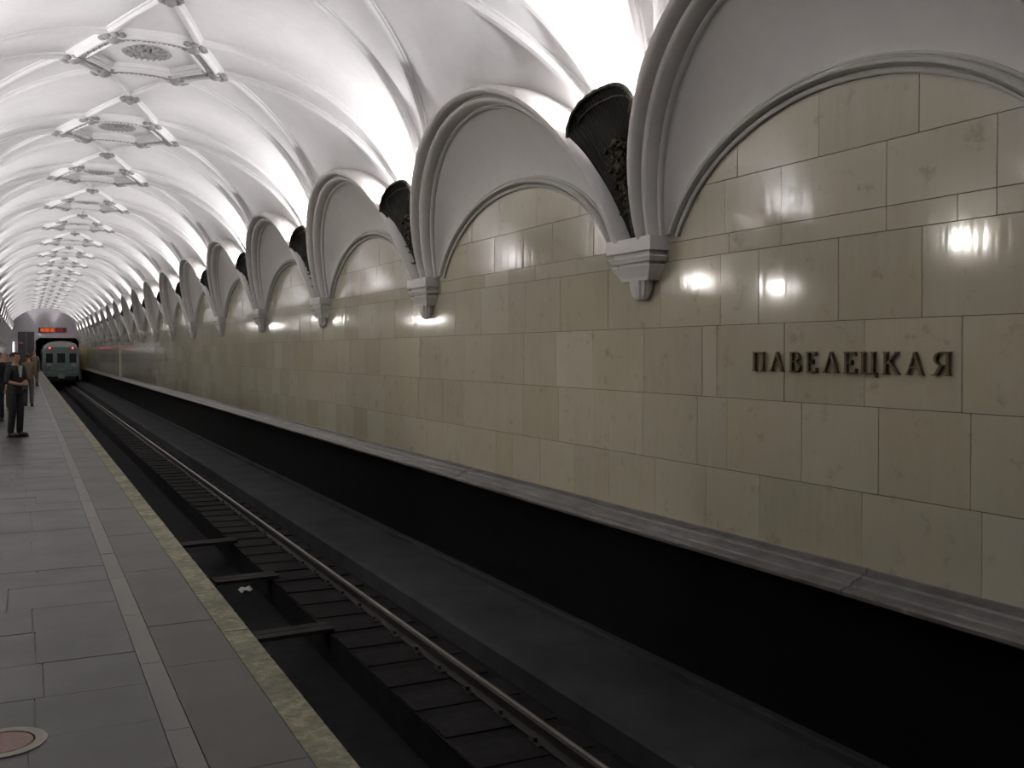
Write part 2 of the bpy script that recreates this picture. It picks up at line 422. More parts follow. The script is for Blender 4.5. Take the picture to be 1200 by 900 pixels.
# arches: lunette, archivolt, wall arch, corbel (one mesh each per side, shared by all bays)
NU = 36
def arch_meshes(side):
    X = lambda v: (mx(v.x, side), v.y, v.z)
    out = {}
    rows = []
    for i in range(NU + 1):
        u = i/NU; a, c = inn(u), intr(u)
        rows.append([X(a.lerp(c, k/6) + Vector((0.05*sin(pi*k/6), 0, .03*sin(pi*k/6)))) for k in range(7)])
    out['lunette'] = MB().grid(rows).mesh('lunette', M['arch'], 40)
    prof = [(0,-.03),(0,.02),(.03,.035),(.10,.04),(.12,.035),(.13,.005),(.19,.003),(.21,.03),(.26,.055),(.34,.075),(.42,.08),(.50,.075),(.55,.06),(.57,.03),(.62,.022),(.64,.06),(.68,.085),(.74,.098),(.84,.10),(.93,.09),(.97,.065),(1.0,.04)]
    rows = []
    for i in range(NU + 1):
        u = i/NU; a, c = intr(u), ext(u); cc = ext(.5)
        t = (ext(min(1, u+.01)) - ext(max(0, u-.01))).normalized(); e = (c - a).normalized(); nn = e.cross(t).normalized()
        if nn.x > 0: nn = -nn
        nn = (nn + Vector((-1.2, 0, 0))).normalized()
        row = [a.lerp(c, q) + nn*(d*1.5 - .02) for q, d in prof]
        last = row[-1]; row += [last + Vector((.05, 0, 0)) + e*.01, last + Vector((.16, 0, 0)) + e*.01, Vector((max(WR+.02, last.x+.3), last.y, last.z))]
        rows.append([X(p) for p in row])
    out['archivolt'] = MB().grid(rows).mesh('archivolt', M['arch'], 40)
    rows = []
    for i in range(NU + 1):
        u = i/NU; p = inn(u); t = (inn(min(1,u+.01)) - inn(max(0,u-.01))).normalized(); o = Vector((0, -t.z, t.y))
        if o.dot(p - Vector((WR, 0, 2.3))) < 0: o = -o
        rows.append([X(p + o*q + Vector((-d, 0, 0))) for q, d in ((-.045,-.02),(-.045,.02),(-.03,.03),(-.018,.03),(-.016,.012),(-.006,.012),(-.004,.045),(.012,.065),(.03,.068),(.045,.055),(.052,.03),(.054,.012),(.062,.012),(.064,.03),(.08,.03),(.085,-.01),(.085,-.03))])
    out['arch_moulding'] = MB().grid(rows).mesh('arch_moulding', M['mould'], 40)
    m = MB(); B = WR + .03
    def R(hw, d): 
        xs = sorted((mx(WR - d, side), mx(B, side))); return (xs[0], xs[1], -hw, hw)
    for z0, z1, a, c in ((2.435,2.55,(.335,.185),(.335,.185)),(2.425,2.435,(.27,.145),(.27,.145)),(2.40,2.425,(.27,.145),(.27,.145)),(2.385,2.40,(.315,.175),(.315,.175)),(2.35,2.385,(.285,.158),(.31,.172)),(2.325,2.35,(.225,.12),(.225,.12)),(2.315,2.325,(.285,.158),(.285,.158)),(2.27,2.315,(.25,.14),(.285,.158)),(2.225,2.27,(.21,.12),(.25,.14)),(2.20,2.225,(.20,.115),(.21,.12))):
        m.frustum(R(*a), z0, R(*c), z1)
    out['corbel'] = m.mesh('corbel', M['arch'])
    rows = []
    for i in range(8):
        a = i/7*pi/2; q = cos(a)**.8 if i < 7 else .03; z = 2.205 - .175*sin(a)
        rows.append([(mx(WR + .0 - abs(0) - .045 + .085*q*(1+.10*cos(12*t))*cos(t)*.9, side), .12*q*(1+.10*cos(12*t))*sin(t), z) for t in (2*pi*j/48 for j in range(48))])
    out['corbel_boss'] = MB().grid(rows, closed=True).mesh('corbel_boss', M['arch'], 60)
    return out
for side, wall in ((1, wall_r), (-1, wall_l)):
    me = arch_meshes(side)
    for ym, q in bays:
        for k in ('lunette', 'archivolt', 'arch_moulding'): inst(k, me[k], wall, (0, ym, 0), scale=(1, q, 1))
    for yc in corbels:
        c = inst('corbel', me['corbel'], wall, (0, yc, 0)); inst('corbel_boss', me['corbel_boss'], c)

# ---------------------------------------------------------------- setting: platform floor
floor = MB().box(WL - 8, EDGE - .02, YS, YE, -.30, -.012).box(WL - 8, WL - .02, YS, YE, -.012, -.001).build('floor', M['grout'])
tag(floor, 'grey granite platform with a pale strip and a rough pale edge', kind='structure')
MB().box(.55, .75, YS, YE, -2.0, -.30).build('platform_side_wall', M['bed'], floor)
fr = random.Random(11)
def slab(x0, x1, y0, y1, mat, name, near, mb, g=.002):
    m = MB() if near else mb; dz = fr.uniform(-.0015, .001)
    m.box(x0+g, x1-g, y0+g, y1-g, -.02, dz)
    if near: m.build(name, M[mat], floor)
fars = {k: MB() for k in ('slab', 'slab_warm', 'strip', 'edge')}
NEAR = 20
y = 1.0
while y < YE - .1:
    y2 = min(YE, y + fr.uniform(.52, .66)); near = y2 < NEAR and y > 2.4
    x = .51
    xs = [x]
    while x > WL + .3: x -= fr.uniform(.42, .75); xs.append(max(x, WL))
    for a, c in zip(xs[1:], xs[:-1]):
        slab(a, c, y, y2, 'slab', 'granite_slab', near and c > -.55, fars['slab'])
    y = y2
for x0, x1, mat, name, lo, hi in ((.51,.62,'strip','strip_stone',.9,1.3), (.62,.99,'slab_warm','granite_slab',.62,.9), (.99,EDGE,'edge','edge_stone',.8,1.3)):
    y = 1.0
    while y < YE - .1:
        y2 = min(YE, y + fr.uniform(lo, hi)); near = y2 < NEAR+6 and y > 2.4
        slab(x0, x1, y, y2, mat, name, near, fars[mat]); y = y2
for k, nm in (('slab','granite_slab_field'),('slab_warm','warm_slab_field'),('strip','strip_field'),('edge','edge_field')):
    tag(fars[k].build(nm, M[k], floor), kind='stuff')
# round inlay in the paving, bottom left corner
pl = empty('floor_plate', (-.10, 4.50, 0), label='round reddish floor plate with a pale ring at the bottom left corner', cat='floor plate')
M['ring'] = simple('pale_stone_ring', srgb(128,124,110), .55, 0, .15, 30); M['red'] = simple('reddish_granite', srgb(116,76,66), .5, 0, .2, 60)
def disc(r0, r1, z0, z1, n=40):
    return MB().grid([[(r*cos(2*pi*j/n), r*sin(2*pi*j/n), z) for j in range(n)] for r, z in ((r0, z0), (r0, z1), (r1, z1), (r1, z0))], closed=True)
disc(.122, .168, -.004, .005).build('ring', M['ring'], pl)
disc(.001, .114, -.004, .004).build('disc', M['red'], pl)
disc(.114, .122, -.004, .0025).build('joint', M['black'], pl)

# ---------------------------------------------------------------- setting: end wall, tunnel mouth
M['endwall'] = plaster('lilac_grey_end_wall', (.74,.69,.75,1))
pts = []
XL, XR_ = .78, 4.45; ZT = 2.95
PX = 4.68
b = MB()
T = 1.2
ringE = [(AX + 3.4*cos(pi - pi*i/40), ZC + 3.1*sin(pi - pi*i/40)) for i in range(41)]
outer_l = [(WL - .6, -.3)] + [(WL-.6, ZC)] 
b.box(WL - 1.6, XL, YE, YE + T, -2, ZT); b.box(XR_, WR + .4, YE, YE + T, -2, ZT); b.box(WL - 1.6, WR + .4, YE, YE + T, ZT, 6.2)
b.prism([(XL, ZT), (XL, ZT-.30), (XL+.30, ZT)], 'y', YE, YE+T); b.prism([(XR_, ZT), (XR_-.30, ZT), (XR_, ZT-.30)], 'y', YE, YE+T)
wall_e = b.build('wall_back', M['endwall'])
tag(wall_e, 'plain lilac grey end wall with the tunnel mouth at the far end of the vault', kind='structure')
MB().box(XL-.6, XR_+.6, YE+T, YE+T+20, ZT, ZT+.2).box(XL-.6, XL-.2, YE+T, YE+T+20, -2, ZT).box(XR_+.2, XR_+.6, YE+T, YE+T+20, -2, ZT).box(XL-.6, XR_+.6, YE+T+20, YE+T+20.2, -2, ZT+.2).build('tunnel_lining', M['black'], wall_e)
MB().box(WL - 8, WR + .4, YS - .3, YS, -2, 6.2).build('added_rear_wall', M['endwall'], None)  # added unseen wall behind the camera, closes the tunnel so light stays in
tag(bpy.data.objects['added_rear_wall'], kind='structure'); bpy.data.objects['added_rear_wall'].name = 'wall_front_added'
M['doordark'] = simple('dark_grey_door', srgb(92,88,94), .5)
dr = MB().box(-.68, -.60, YE-.09, YE+.02, 0, 3.5).box(.58, .66, YE-.09, YE+.02, 0, 3.5).box(-.60, .58, YE-.09, YE+.02, 3.42, 3.5).build('door_1', M['doordark'])
tag(dr, 'tall dark grey door in the end wall left of the tunnel mouth', kind='structure')
MB().box(-.60, -.02, YE-.05, YE-.01, 0, 3.42).build('door_leaf', M['doordark'], dr)
MB().box(.0, .58, YE-.05, YE-.01, 0, 3.42).build('door_leaf', M['doordark'], dr)
# central hall beyond the pylons
M['hall'] = plaster('hall_plaster', (.55,.53,.5,1))
hl = MB().box(WL-8.2, WL-8, YS, YE, 0, 4.6).box(WL-8.2, WL-1.4, YS, YE, 4.6, 4.8).box(WL-1.5, WL-1.42, YS, YE, 3.6, 4.7).box(WL-8.2, WL-1, YE, YE+.3, 0, 4.8).build('wall_hall', M['hall'])
tag(hl, 'plain plaster shell of the central hall beyond the passages', kind='structure')

# ---------------------------------------------------------------- setting: track
b = MB()
BED = -1.25
b.box(.75, 2.04, YS, YE+20, -2.0, BED+.012).box(2.04, 2.72, YS, YE+20, -2.0, -1.55).box(2.72, 3.76, YS, YE+20, -2.0, BED+.012)
bed = b.build('track_bed', M['bed']); tag(bed, 'sooty concrete track bed with a central drain trough', kind='structure')
bn = MB().prism([(3.72,-1.6),(3.72,-1.06),(3.76,-1.02),(4.66,-.985),(4.66,-1.6)], 'y', YS, YE+20).build('concrete_walkway', M['bench'], None)
MB().prism([(4.60,-1.0),(4.60,-.935),(4.62,-.925),(WR,-.925),(WR,-1.0)], 'y', YS, YE).build('curb', M['bench'], bn)
tag(bn, 'low grey concrete walkway along the foot of the black lower wall', kind='structure')
tr = empty('railway_track', (2.593, 0, BED), label='single railway track with two polished rails on dark half sleepers beside the platform', cat='railway track')
def rail_mesh(m, xc):
    m.prism([(xc-.065,.025),(xc+.065,.025),(xc+.065,.035),(xc+.012,.05),(xc+.010,.12),(xc-.010,.12),(xc-.012,.05),(xc-.065,.035)], 'y', YS, YE+20)
for sx in (-1, 1):
    m = MB(); rail_mesh(m, sx*.76); r = m.build('rail', M['rail'], tr)
    MB().prism([(sx*.76-.034,.118),(sx*.76+.034,.118),(sx*.76+.036,.14),(sx*.76+.028,.15),(sx*.76-.028,.15),(sx*.76-.036,.14)], 'y', YS, YE+20).build('rail_crown', M['rail'], r)
    MB().prism([(sx*.76-.016,.148),(sx*.76+.016,.148),(sx*.76+.015,.1525),(sx*.76-.015,.1525)], 'y', YS, YE+20).build('rail_head', M['railhead'], r)
slm = MB().box(.135, 1.06, -.21, .21, -.02, .026).mesh('sleeper', M['sleeper'])
plm = MB().box(.66, .86, -.09, .09, .026, .042).box(.665, .69, -.02, .02, .04, .075).box(.83, .855, -.02, .02, .04, .075).mesh('rail_chair', M['rail'])
hid = MB(); y = 1.5
while y < YE + 8:
    s = inst('sleeper', slm, tr, (rnd.uniform(-.02, .02), y, rnd.uniform(-.006, .006)), (0, 0, rnd.uniform(-.012, .012)))
    if y < 28: inst('rail_chair', plm, s)
    hid.box(-1.06, -.56, y-.125, y+.125, -.02, .028)
    y += .60 + rnd.uniform(-.02, .02)
tag(hid.build('sleepers_under_the_platform', M['sleeper'], tr), kind='stuff')
for yy, x0, x1, lab in ((14.9, 2.0, 2.78, 'dark plank across the drain trough, beyond the paper scrap'), (12.35, 2.03, 2.80, 'dark plank across the drain trough, just this side of the paper scrap'), (9.75, 1.95, 2.76, 'dark plank across the drain trough, nearest of the three to the camera')):
    p = empty('plank', ((x0+x1)/2, yy, BED+.028), .06, label=lab, cat='plank')
    for k in (-1, 1): MB().box(-(x1-x0)/2, (x1-x0)/2, k*.075-.068, k*.075+.068, .0, .04).build('board', M['plank'], p)
m = MB(); pr = random.Random(3)
rows = [[(.02 + .16*i/5, .16*j/5 - .08, .01 + .05*pr.random()) for j in range(6)] for i in range(6)]
m.grid(rows); pp = m.build('paper_scrap', simple('grubby_paper', srgb(190,190,184), .8), None, loc=(2.45, 13.05, -1.545))
tag(pp, 'small crumpled pale paper scrap in the drain trough between the rails', 'litter')

# ---------------------------------------------------------------- bronze shell uplights
def shell_proto(side):
    root = empty('shell_uplight', (mx(WR, side), 0, Z_AB))
    sgn = 1 if side > 0 else -1
    L = lambda x, y, z: (sgn * (x - WR), y, z - Z_AB)
    def hw(z):
        if z <= E_ZB: return .06
        return P/2 - E_A*sqrt(max(0, 1 - min(1, ((z-E_ZB)/E_H))**2)) + .015
    NUU, NV = 104, 18
    def S(u, v, off=0):
        z = Z_AB + .02 + v*(.82 + .38*sqrt(max(0, 1-.96*abs(u)**2.6)))
        wd = min(hw(z) + .03*max(0, v-.6), .60)
        x = 4.63 - .29*v - .07*v**6 - .035*u*u*min(1, v*1.5)
        fl = .005*cos(u*pi*26)*min(1, max(0, (v-.45)*5))
        return L(x - fl - off, u*wd, z)
    m = MB().grid([[S(-1+2*i/NUU, j/NV) for i in range(NUU+1)] for j in range(NV+1)])
    m.grid([[S(-1+2*i/NUU, j/NV, -.02) for i in range(NUU+1)] for j in range(NV+1)])
    m.build('shell', M['bronze'], root, 50)
    MB().tube([S(-1+2*i/36, 1.0, .012) for i in range(37)], .020, 8).tube([S(-.8+1.6*i/30, .93, .014) for i in range(31)], .008, 6).build('rim', M['bronze'], root, 60)
    # relief of scrolls and leaves on the lower half
    o = MB(); r_ = random.Random(5)
    def at(u, v, off): return S(u, v, off)
    for v in [k/16*.62+.03 for k in range(17)]:
        o.ball(at(0, v, .035), (.028, .028+.02*v, .035), 8, 6)
    for sg in (1, -1):
        for v, uu, rr in ((.16,.45,.035),(.28,.5,.045),(.40,.5,.055),(.52,.42,.06),(.60,.7,.04),(.47,.82,.035),(.35,.8,.03),(.62,.22,.05)):
            c = Vector(at(sg*uu*.55, v, .03)); rr = min(rr, .24*hw(Z_AB + v*1.1))
            o.tube([tuple(c + Vector((-sgn*.012*t, rr*(1-t*.11)*cos(t*.9)*sg, rr*(1-t*.11)*sin(t*.9)))) for t in range(8)], [.016-.0012*t for t in range(8)], 6)
            o.ball(tuple(c + Vector((-sgn*.02, 0, 0))), (.02,.018,.02), 6, 4)
        for k in range(9):
            v = .14 + .055*k; c = Vector(at(sg*(.10+.03*(k % 3)), v, .03))
            d = Vector((-sgn*.03, sg*min(.05, .16*hw(Z_AB + v*1.1)), .07))
            o.tube([tuple(c), tuple(c + d*.5 + Vector((-sgn*.02,0,0))), tuple(c + d)], [.012,.024,.004], 6)
    # round medallion in the middle
    c = Vector(at(0, .50, .05)); o.tube([tuple(c + Vector((0, .085*cos(2*pi*t/16), .11*sin(2*pi*t/16)))) for t in range(17)], .016, 6); o.ball(tuple(c), (.03,.055,.08), 10, 6)
    o.build('relief', M['bronze'], root, 60)
    t = MB().box(*sorted((sgn*-.23, sgn*-.13)), -.22, .22, .93, .955).build('lamp_trough', M['trough'], root)
    MB().tube([(sgn*-.18, -.20, .972), (sgn*-.18, .20, .972)], .014, 8).build('lamp_tube', M['tube'], t)
    ld = bpy.data.lights.new('uplight', 'POINT'); ld.shadow_soft_size = .03; ld.energy = LAMP_W; ld.color = LAMP_COL
    lo = bpy.data.objects.new('uplight', ld); COL.objects.link(lo); lo.parent = root; lo.location = (sgn*-.20, 0, 1.06)
    return root
ORD = ['first','second','third','fourth','fifth','sixth','seventh','eighth','ninth','tenth','eleventh','twelfth','thirteenth','fourteenth','fifteenth','sixteenth','seventeenth','eighteenth','nineteenth','twentieth']
pr_r, pr_l = shell_proto(1), shell_proto(-1)
GR, GL = 'bronze shell uplights along the track wall', 'bronze shell uplights along the pylons'
for i, yc in enumerate(corbels):
    k = i + K0
    if k < -1: continue
    o = pr_r if k == -1 else dup(pr_r, (WR, yc, Z_AB)); o.location = (WR, yc, Z_AB); o.scale = (1, .90 if k in (-1, 0) else 1, 1)
    if k == -1: lab = 'dark bronze shell uplight on the track wall beside the camera, right of the station name'
    elif k == 0: lab = 'largest dark bronze shell uplight, above the corbel just left of the station name'
    else: lab = '%s dark bronze shell uplight along the track wall, counted from the station name' % ORD[k]
    tag(o, lab, 'lamp', GR)
    q = pr_l if k == -1 else dup(pr_l, (WL, yc, Z_AB)); q.location = (WL, yc, Z_AB)
    tag(q, 'dark bronze shell uplight on the platform-side pylons, %s from the camera' % ORD[k+1], 'lamp', GL)

# hall lamps: opal globes on stems, seen in the marble as small reflections
def globe_lamp(name, loc, drop, lab, group, wall=False):
    gp = empty(name, loc, label=lab, cat='lamp', group=group)
    if wall: MB().tube([(0,0,0),(.10,0,0),(.13,0,.05)], .012, 8).tube([(-.005,0,0),(.02,0,0)], .06, 14).build('bracket', M['bronze'], gp, 60)
    else: MB().tube([(0,0,0),(0,0,-drop+.15)], .015, 8).build('stem', M['bronze'], gp)
    c = (.14, 0, .09) if wall else (0, 0, -drop)
    MB().ball(c, .065 if wall else .17, 20, 12).build('globe', M['globe'], gp, 80)
for q, ym in enumerate((9.43, 19.37, 29.31, 39.25)):
    globe_lamp('hall_lamp', (WL-3.4, ym, 4.6), 1.5, 'opal globe lamp hanging in the central hall, %s from the camera' % ORD[q], 'globe lamps of the central hall')
for q, (yy, zz) in enumerate(((8.85, 3.0), (12.4, 2.55), (14.5, 2.82), (28.0, 2.52), (39.2, 2.84), (49.2, 2.84))):
    globe_lamp('wall_lamp', (WL, yy, zz), 0, 'small opal globe lamp bracketed on the platform-side pylons, %s from the camera' % ORD[q], 'globe lamps on the pylons', True)

# ---------------------------------------------------------------- station name, bronze letters on the marble
def seg(m, a, c, wd):          # stroke in unit space as a slab
    ax, az = a; cx, cz = c; dx, dz = cx-ax, cz-az; q = sqrt(dx*dx+dz*dz); nx, nz = -dz/q*wd/2, dx/q*wd/2
    m.append([(ax+nx, az+nz), (ax-nx, az-nz), (cx-nx, cz-nz), (cx+nx, cz+nz)])
def rect(m, x0, x1, z0, z1): m.append([(x0,z0),(x1,z0),(x1,z1),(x0,z1)])
def bowl(m, cx, cz, rx, rz, t, a0, a1, n=10, thin=.5):
    for i in range(n):
        p = a0+(a1-a0)*i/n; q = a0+(a1-a0)*(i+1)/n
        tp = t*(thin+(1-thin)*abs(cos(p))); tq = t*(thin+(1-thin)*abs(cos(q)))
        m.append([(cx+(rx-tp)*cos(p), cz+(rz-tp*.6)*sin(p)), (cx+rx*cos(p), cz+rz*sin(p)), (cx+rx*cos(q), cz+rz*sin(q)), (cx+(rx-tq)*cos(q), cz+(rz-tq*.6)*sin(q))])
def glyph(ch, w):
    m = []; T, t, S = .118*min(1.2, max(.8, w/.6)), .065, .055
    def serif(xc, z, hw=.13): rect(m, xc-hw, xc+hw, z, z+S)
    if ch == 'П':
        for x in (T/2+.06, w-T/2-.06): rect(m, x-T/2, x+T/2, 0, 1); serif(x, 0)
        rect(m, .02, w-.02, 1-S-.02, 1)
    elif ch in 'АЛ':
        ap = w*.52
        seg(m, (.09, .03), (ap, .98), t); seg(m, (ap-.02, .97), (w-.10, .03), T); serif(.09, 0, .10); serif(w-.10, 0, .12)
        if ch == 'А': rect(m, .20, w*.72, .30, .30+S)
    elif ch == 'В':
        rect(m, .06, .06+T, 0, 1); rect(m, 0, w*.5, 1-S, 1); rect(m, 0, w*.5, 0, S); rect(m, .06, w*.5, .50, .50+S)
        bowl(m, w*.45, .76, w*.47, .24, T*.9, -pi/2, pi/2); bowl(m, w*.45, .265, w*.55, .265, T, -pi/2, pi/2)
    elif ch == 'Е':
        rect(m, .06, .06+T, 0, 1); rect(m, 0, w*.92, 1-S, 1); rect(m, 0, w, 0, S); rect(m, .06, w*.66, .48, .48+S)
        rect(m, w*.92-S, w*.92, .80, 1); rect(m, w-S, w, 0, .24); rect(m, w*.66-S*.8, w*.66, .39, .62)
    elif ch == 'Ц':
        x1 = w*.84
        for x in (T/2+.05, x1-T/2): rect(m, x-T/2, x+T/2, 0, 1); serif(x, 1-S, .12)
        rect(m, .05, w, 0, S+.01); rect(m, w-S-.02, w, -.16, S)
    elif ch == 'К':
        rect(m, .07, .07+T, 0, 1); serif(.07+T/2, 0); serif(.07+T/2, 1-S)
        seg(m, (.07+T, .46), (w*.86, .97), t); seg(m, (w*.42, .56), (w*.90, .03), T*.95); serif(w*.86, 1-S, .10); serif(w*.90, 0, .11)
    elif ch == 'Я':
        x = w-.07-T; rect(m, x, x+T, 0, 1); serif(x+T/2, 0); serif(x+T/2, 1-S)
        rect(m, w*.45, x, 1-S, 1); rect(m, w*.42, x, .42, .42+S)
        bowl(m, w*.48, .71, w*.40, .29, T*.9, pi/2, 3*pi/2); seg(m, (w*.50, .45), (.16, .03), T*.9); rect(m, -.02, .20, 0, S)
    return m
sign = empty('station_name', (WR, 4.7, 1.5), label='bronze serif letters spelling the station name on the marble track wall', cat='sign')
spans = [('П',885,898.5),('А',905.5,920.8),('В',928.3,940.6),('Е',947.8,960.2),('Л',968,985),('Е',992,1006.6),('Ц',1012,1030.4),('К',1037.8,1056.2),('А',1064.8,1085),('Я',1096,1117.5)]
sy = lambda px: 1150*WR*(1 + (569/1150)**2)/(px-31) - WR*569/1150
LH = .138
for ch, a, c in spans:
    y0, y1 = sy(a), sy(c); wd = (y0-y1)/LH
    zb = 1.466
    m = MB()
    for poly in glyph(ch, wd):
        q = [((y0-4.7) - px*LH, (zb-1.5) + pz*LH) for px, pz in poly]
        m.prism(q, 'x', -.030, -.006)
    # two short fixing pins behind each letter
    for fx in (.25, .75): m.box(-.008, .004, (y0-4.7)-wd*LH*fx-.004, (y0-4.7)-wd*LH*fx+.004, (zb-1.5)+.01*LH, (zb-1.5)+.05*LH)
    m.build('letter', M['letter'], sign)

# ---------------------------------------------------------------- station clock (red digits) on the end wall
M['clockbox'] = simple('black_clock_case', (.02,.015,.012,1), .5)
M['digit'] = glow('orange_red_digits', (1,.16,.03,1), .30, (.1,.01,.0,1)); M['digit2'] = glow('red_digits', (1,.06,.06,1), .10, (.1,.01,.01,1))
SEG = {'0':'abcdef','1':'bc','2':'abged','3':'abgcd','4':'fgbc','5':'afgcd','6':'afgedc','7':'abc','8':'abcdefg','9':'abcdfg'}
def led_clock(name, x0, x1, text, mat, lab):
    zc0, zc1 = 3.44, 3.90
    o = empty(name, ((x0+x1)/2, YE, 3.44), label=lab, cat='clock', group='digital station clock')
    W = x1-x0
    MB().box(-W/2, W/2, -.12, 0, 0, .46).build('case', M['clockbox'], o)
    widths = [.35 if ch == ':' else 1 for ch in text]; u = (W-.10)/sum(widths); x = -W/2+.05
    for ch, wd in zip(text, widths):
        m = MB(); d0, d1 = -.135, -.118; t = .05; a, c = x+u*.12, x+u*.90; z0, zm, z1 = .07, .23, .39
        if ch == ':':
            xm = x+u*wd/2; m.box(xm-.022, xm+.022, d0, d1, .13, .18); m.box(xm-.022, xm+.022, d0, d1, .28, .33)
        else:
            R = {'a':(a,c,z1-t,z1),'d':(a,c,z0,z0+t),'g':(a,c,zm-t/2,zm+t/2),'f':(a,a+t,zm,z1),'b':(c-t,c,zm,z1),'e':(a,a+t,z0,zm),'c':(c-t,c,z0,zm)}
            for s in SEG[ch]: q = R[s]; m.box(q[0], q[1], d0, d1, q[2], q[3])
        m.build('digit', M[mat], o); x += u*wd
led_clock('time_display', 1.02, 2.40, '18:08:36', 'digit', 'wider station clock display with orange digits, above the tunnel mouth')
led_clock('interval_display', 2.47, 3.38, '0:01', 'digit2', 'narrower display with dim red digits, right of the orange one')
rs = empty('door_sign', (-.42, YE-.09, 2.40), label='small red sign on the dark door in the end wall', cat='sign')
MB().box(-.16, .16, -.03, 0, 0, .13).build('sign_face', glow('red_lit_sign', (1,.12,.12,1), .06, (.3,.02,.02,1)), rs)
MB().box(-.18, .18, -.02, .01, -.02, .15).build('sign_case', M['clockbox'], rs)
wl = empty('end_lamp', (-1.05, YE, 1.55), label='bright upright white lamp at the left end of the end wall', cat='lamp')
MB().box(-.12, .12, -.06, 0, 0, 1.05).build('lamp_case', M['trough'], wl)
MB().tube([(0, -.10, .05), (0, -.10, 1.0)], .055, 10).build('lamp_tube', glow('bright_white_tube', (1,.95,1,1), .8), wl)

# things on the far wall
cbm = simple('cream_painted_panel', srgb(196,180,140), .5)
c = empty('wall_cabinet', (WR, 96.0, .252), label='cream service cabinet on the track wall beside the tunnel mouth', cat='cabinet')
MB().box(-.30, 0, -2.6, 2.6, -.15, 1.95).build('body', cbm, c)
for k in (-1, 1):
    d = MB().box(-.325, -.30, k*1.27-1.22, k*1.27+1.22, -.1, 1.9).build('door', cbm, c)
    MB().box(-.345, -.325, k*.15-.03, k*.15+.03, .85, 1.05).build('handle', M['clockbox'], d)
c = empty('wall_conduit', (WR, 58.8, .252), label='pale upright conduit on the far marble track wall', cat='pipe')
MB().box(-.06, 0, -.11, .11, 0, 1.95).build('channel', simple('pale_conduit', srgb(205,198,176), .5), c)
for z0 in (.9, 1.7): MB().box(-.075, 0, -.14, .14, z0, z0+.04).build('clip', M['trough'], c)

# ---------------------------------------------------------------- train standing in the tunnel mouth
TY = 89.8; TX = 2.593
tn = empty('metro_train', (TX, TY, -1.10), label='grey blue metro train seen from behind with two red tail lamps, at the tunnel mouth', cat='train')
M['tpaint'] = simple('teal_grey_train_paint', srgb(108,124,122), .4, 0, .12, 2); M['troof'] = simple('pale_train_roof', srgb(176,182,176), .5)
M['tside'] = simple('pale_blue_train_side', srgb(186,196,196), .35); M['tglass'] = simple('dark_train_window', (.02,.022,.025,1), .12); M['under'] = simple('sooty_underframe', (.012,.011,.012,1), .7)
M['chrome'] = simple('grey_metal_fitting', srgb(150,152,150), .35, .6); M['tail'] = glow('red_tail_lamp', (1,.10,.14,1), .9, (.5,.02,.03,1)); M['tail_rim'] = simple('dark_red_bezel', (.12,.005,.01,1), .3)
prof = [(-1.32,.70),(-1.35,.9),(-1.35,2.75),(-1.30,3.0),(-1.18,3.16),(1.18,3.16),(1.30,3.0),(1.35,2.75),(1.35,.9),(1.32,.70)]
MB().prism(prof, 'y', .02, 18.6).build('body', M['tside'], tn)
rp = [(-1.22,3.12)] + [(-1.22*cos(pi*i/14)*1.0, 3.14 + .50*sin(pi*i/14)**.75) for i in range(1, 14)] + [(1.22,3.12)]
rp[0] = (-1.22, 3.14); rp[-1] = (1.22, 3.14)
MB().prism(rp, 'y', .03, 18.6).build('roof', M['troof'], tn, 40)
fp = [(-1.30,.70),(-1.33,.9),(-1.33,2.75),(-1.28,2.98),(-1.1,3.14),(1.1,3.14),(1.28,2.98),(1.33,2.75),(1.33,.9),(1.30,.70)]
fc = MB().prism(fp, 'y', -.05, .02).build('end_face', M['tpaint'], tn)
MB().box(-1.15, -.62, -.062, -.05, 1.85, 2.62).build('cab_window', M['tglass'], fc)
MB().box(.62, 1.15, -.062, -.05, 1.85, 2.62).build('cab_window', M['tglass'], fc)
dd = MB().box(-.42, .42, -.075, -.05, .75, 2.92).build('end_door', M['tpaint'], tn)
MB().box(-.30, .30, -.085, -.075, 1.85, 2.62).build('door_window', M['tglass'], dd); MB().box(.28, .34, -.12, -.075, 1.45, 1.65).build('door_handle', M['chrome'], dd)
MB().box(-1.0, -.5, -.09, -.05, 1.30, 1.42).build('handrail', M['chrome'], tn); MB().box(.5, 1.0, -.09, -.05, 1.30, 1.42).build('handrail', M['chrome'], tn)
MB().box(-.36, .36, -.10, -.05, 1.22, 1.36).build('number_plate', M['chrome'], tn)
MB().box(-1.30, 1.30, -.075, -.05, 1.02, 1.08).build('waist_strip', M['chrome'], tn)
for sx in (-1, 1):
    for nm, xx, zz, mt, r in (('tail_lamp', .87, 3.06, 'tail', .085), ('headlamp', .92, 1.55, 'chrome', .12)):
        rows = [[(sx*xx + q*cos(2*pi*j/16), yy, zz + q*sin(2*pi*j/16)) for j in range(16)] for q, yy in ((r*1.9,-.05),(r*1.75,-.10),(r*1.2,-.11),(r*1.15,-.08))]
        hh = MB().grid(rows, closed=True).build(nm, M['tail_rim' if mt == 'tail' else 'chrome'], tn, 50)
        MB().ball((sx*xx, -.10, zz), (r, .03, r), 12, 6).build('lens', M[mt], hh, 60)
    MB().box(sx*1.36-.012, sx*1.36+.012, -.3, .1, 1.2, 2.4).build('mirror_rail', M['chrome'], tn)
    for yy in (2.2, 4.3, 13.5, 15.6):
        MB().tube([(sx*.70, yy, .44), (sx*.83, yy, .44)], .42, 20).build('wheel', M['under'], tn, 50)
MB().box(-1.15, 1.15, .1, 18.4, .42, .72).box(-1.05, 1.05, 1.4, 5.1, .25, .5).box(-1.05, 1.05, 12.7, 16.4, .25, .5).build('underframe', M['under'], tn)
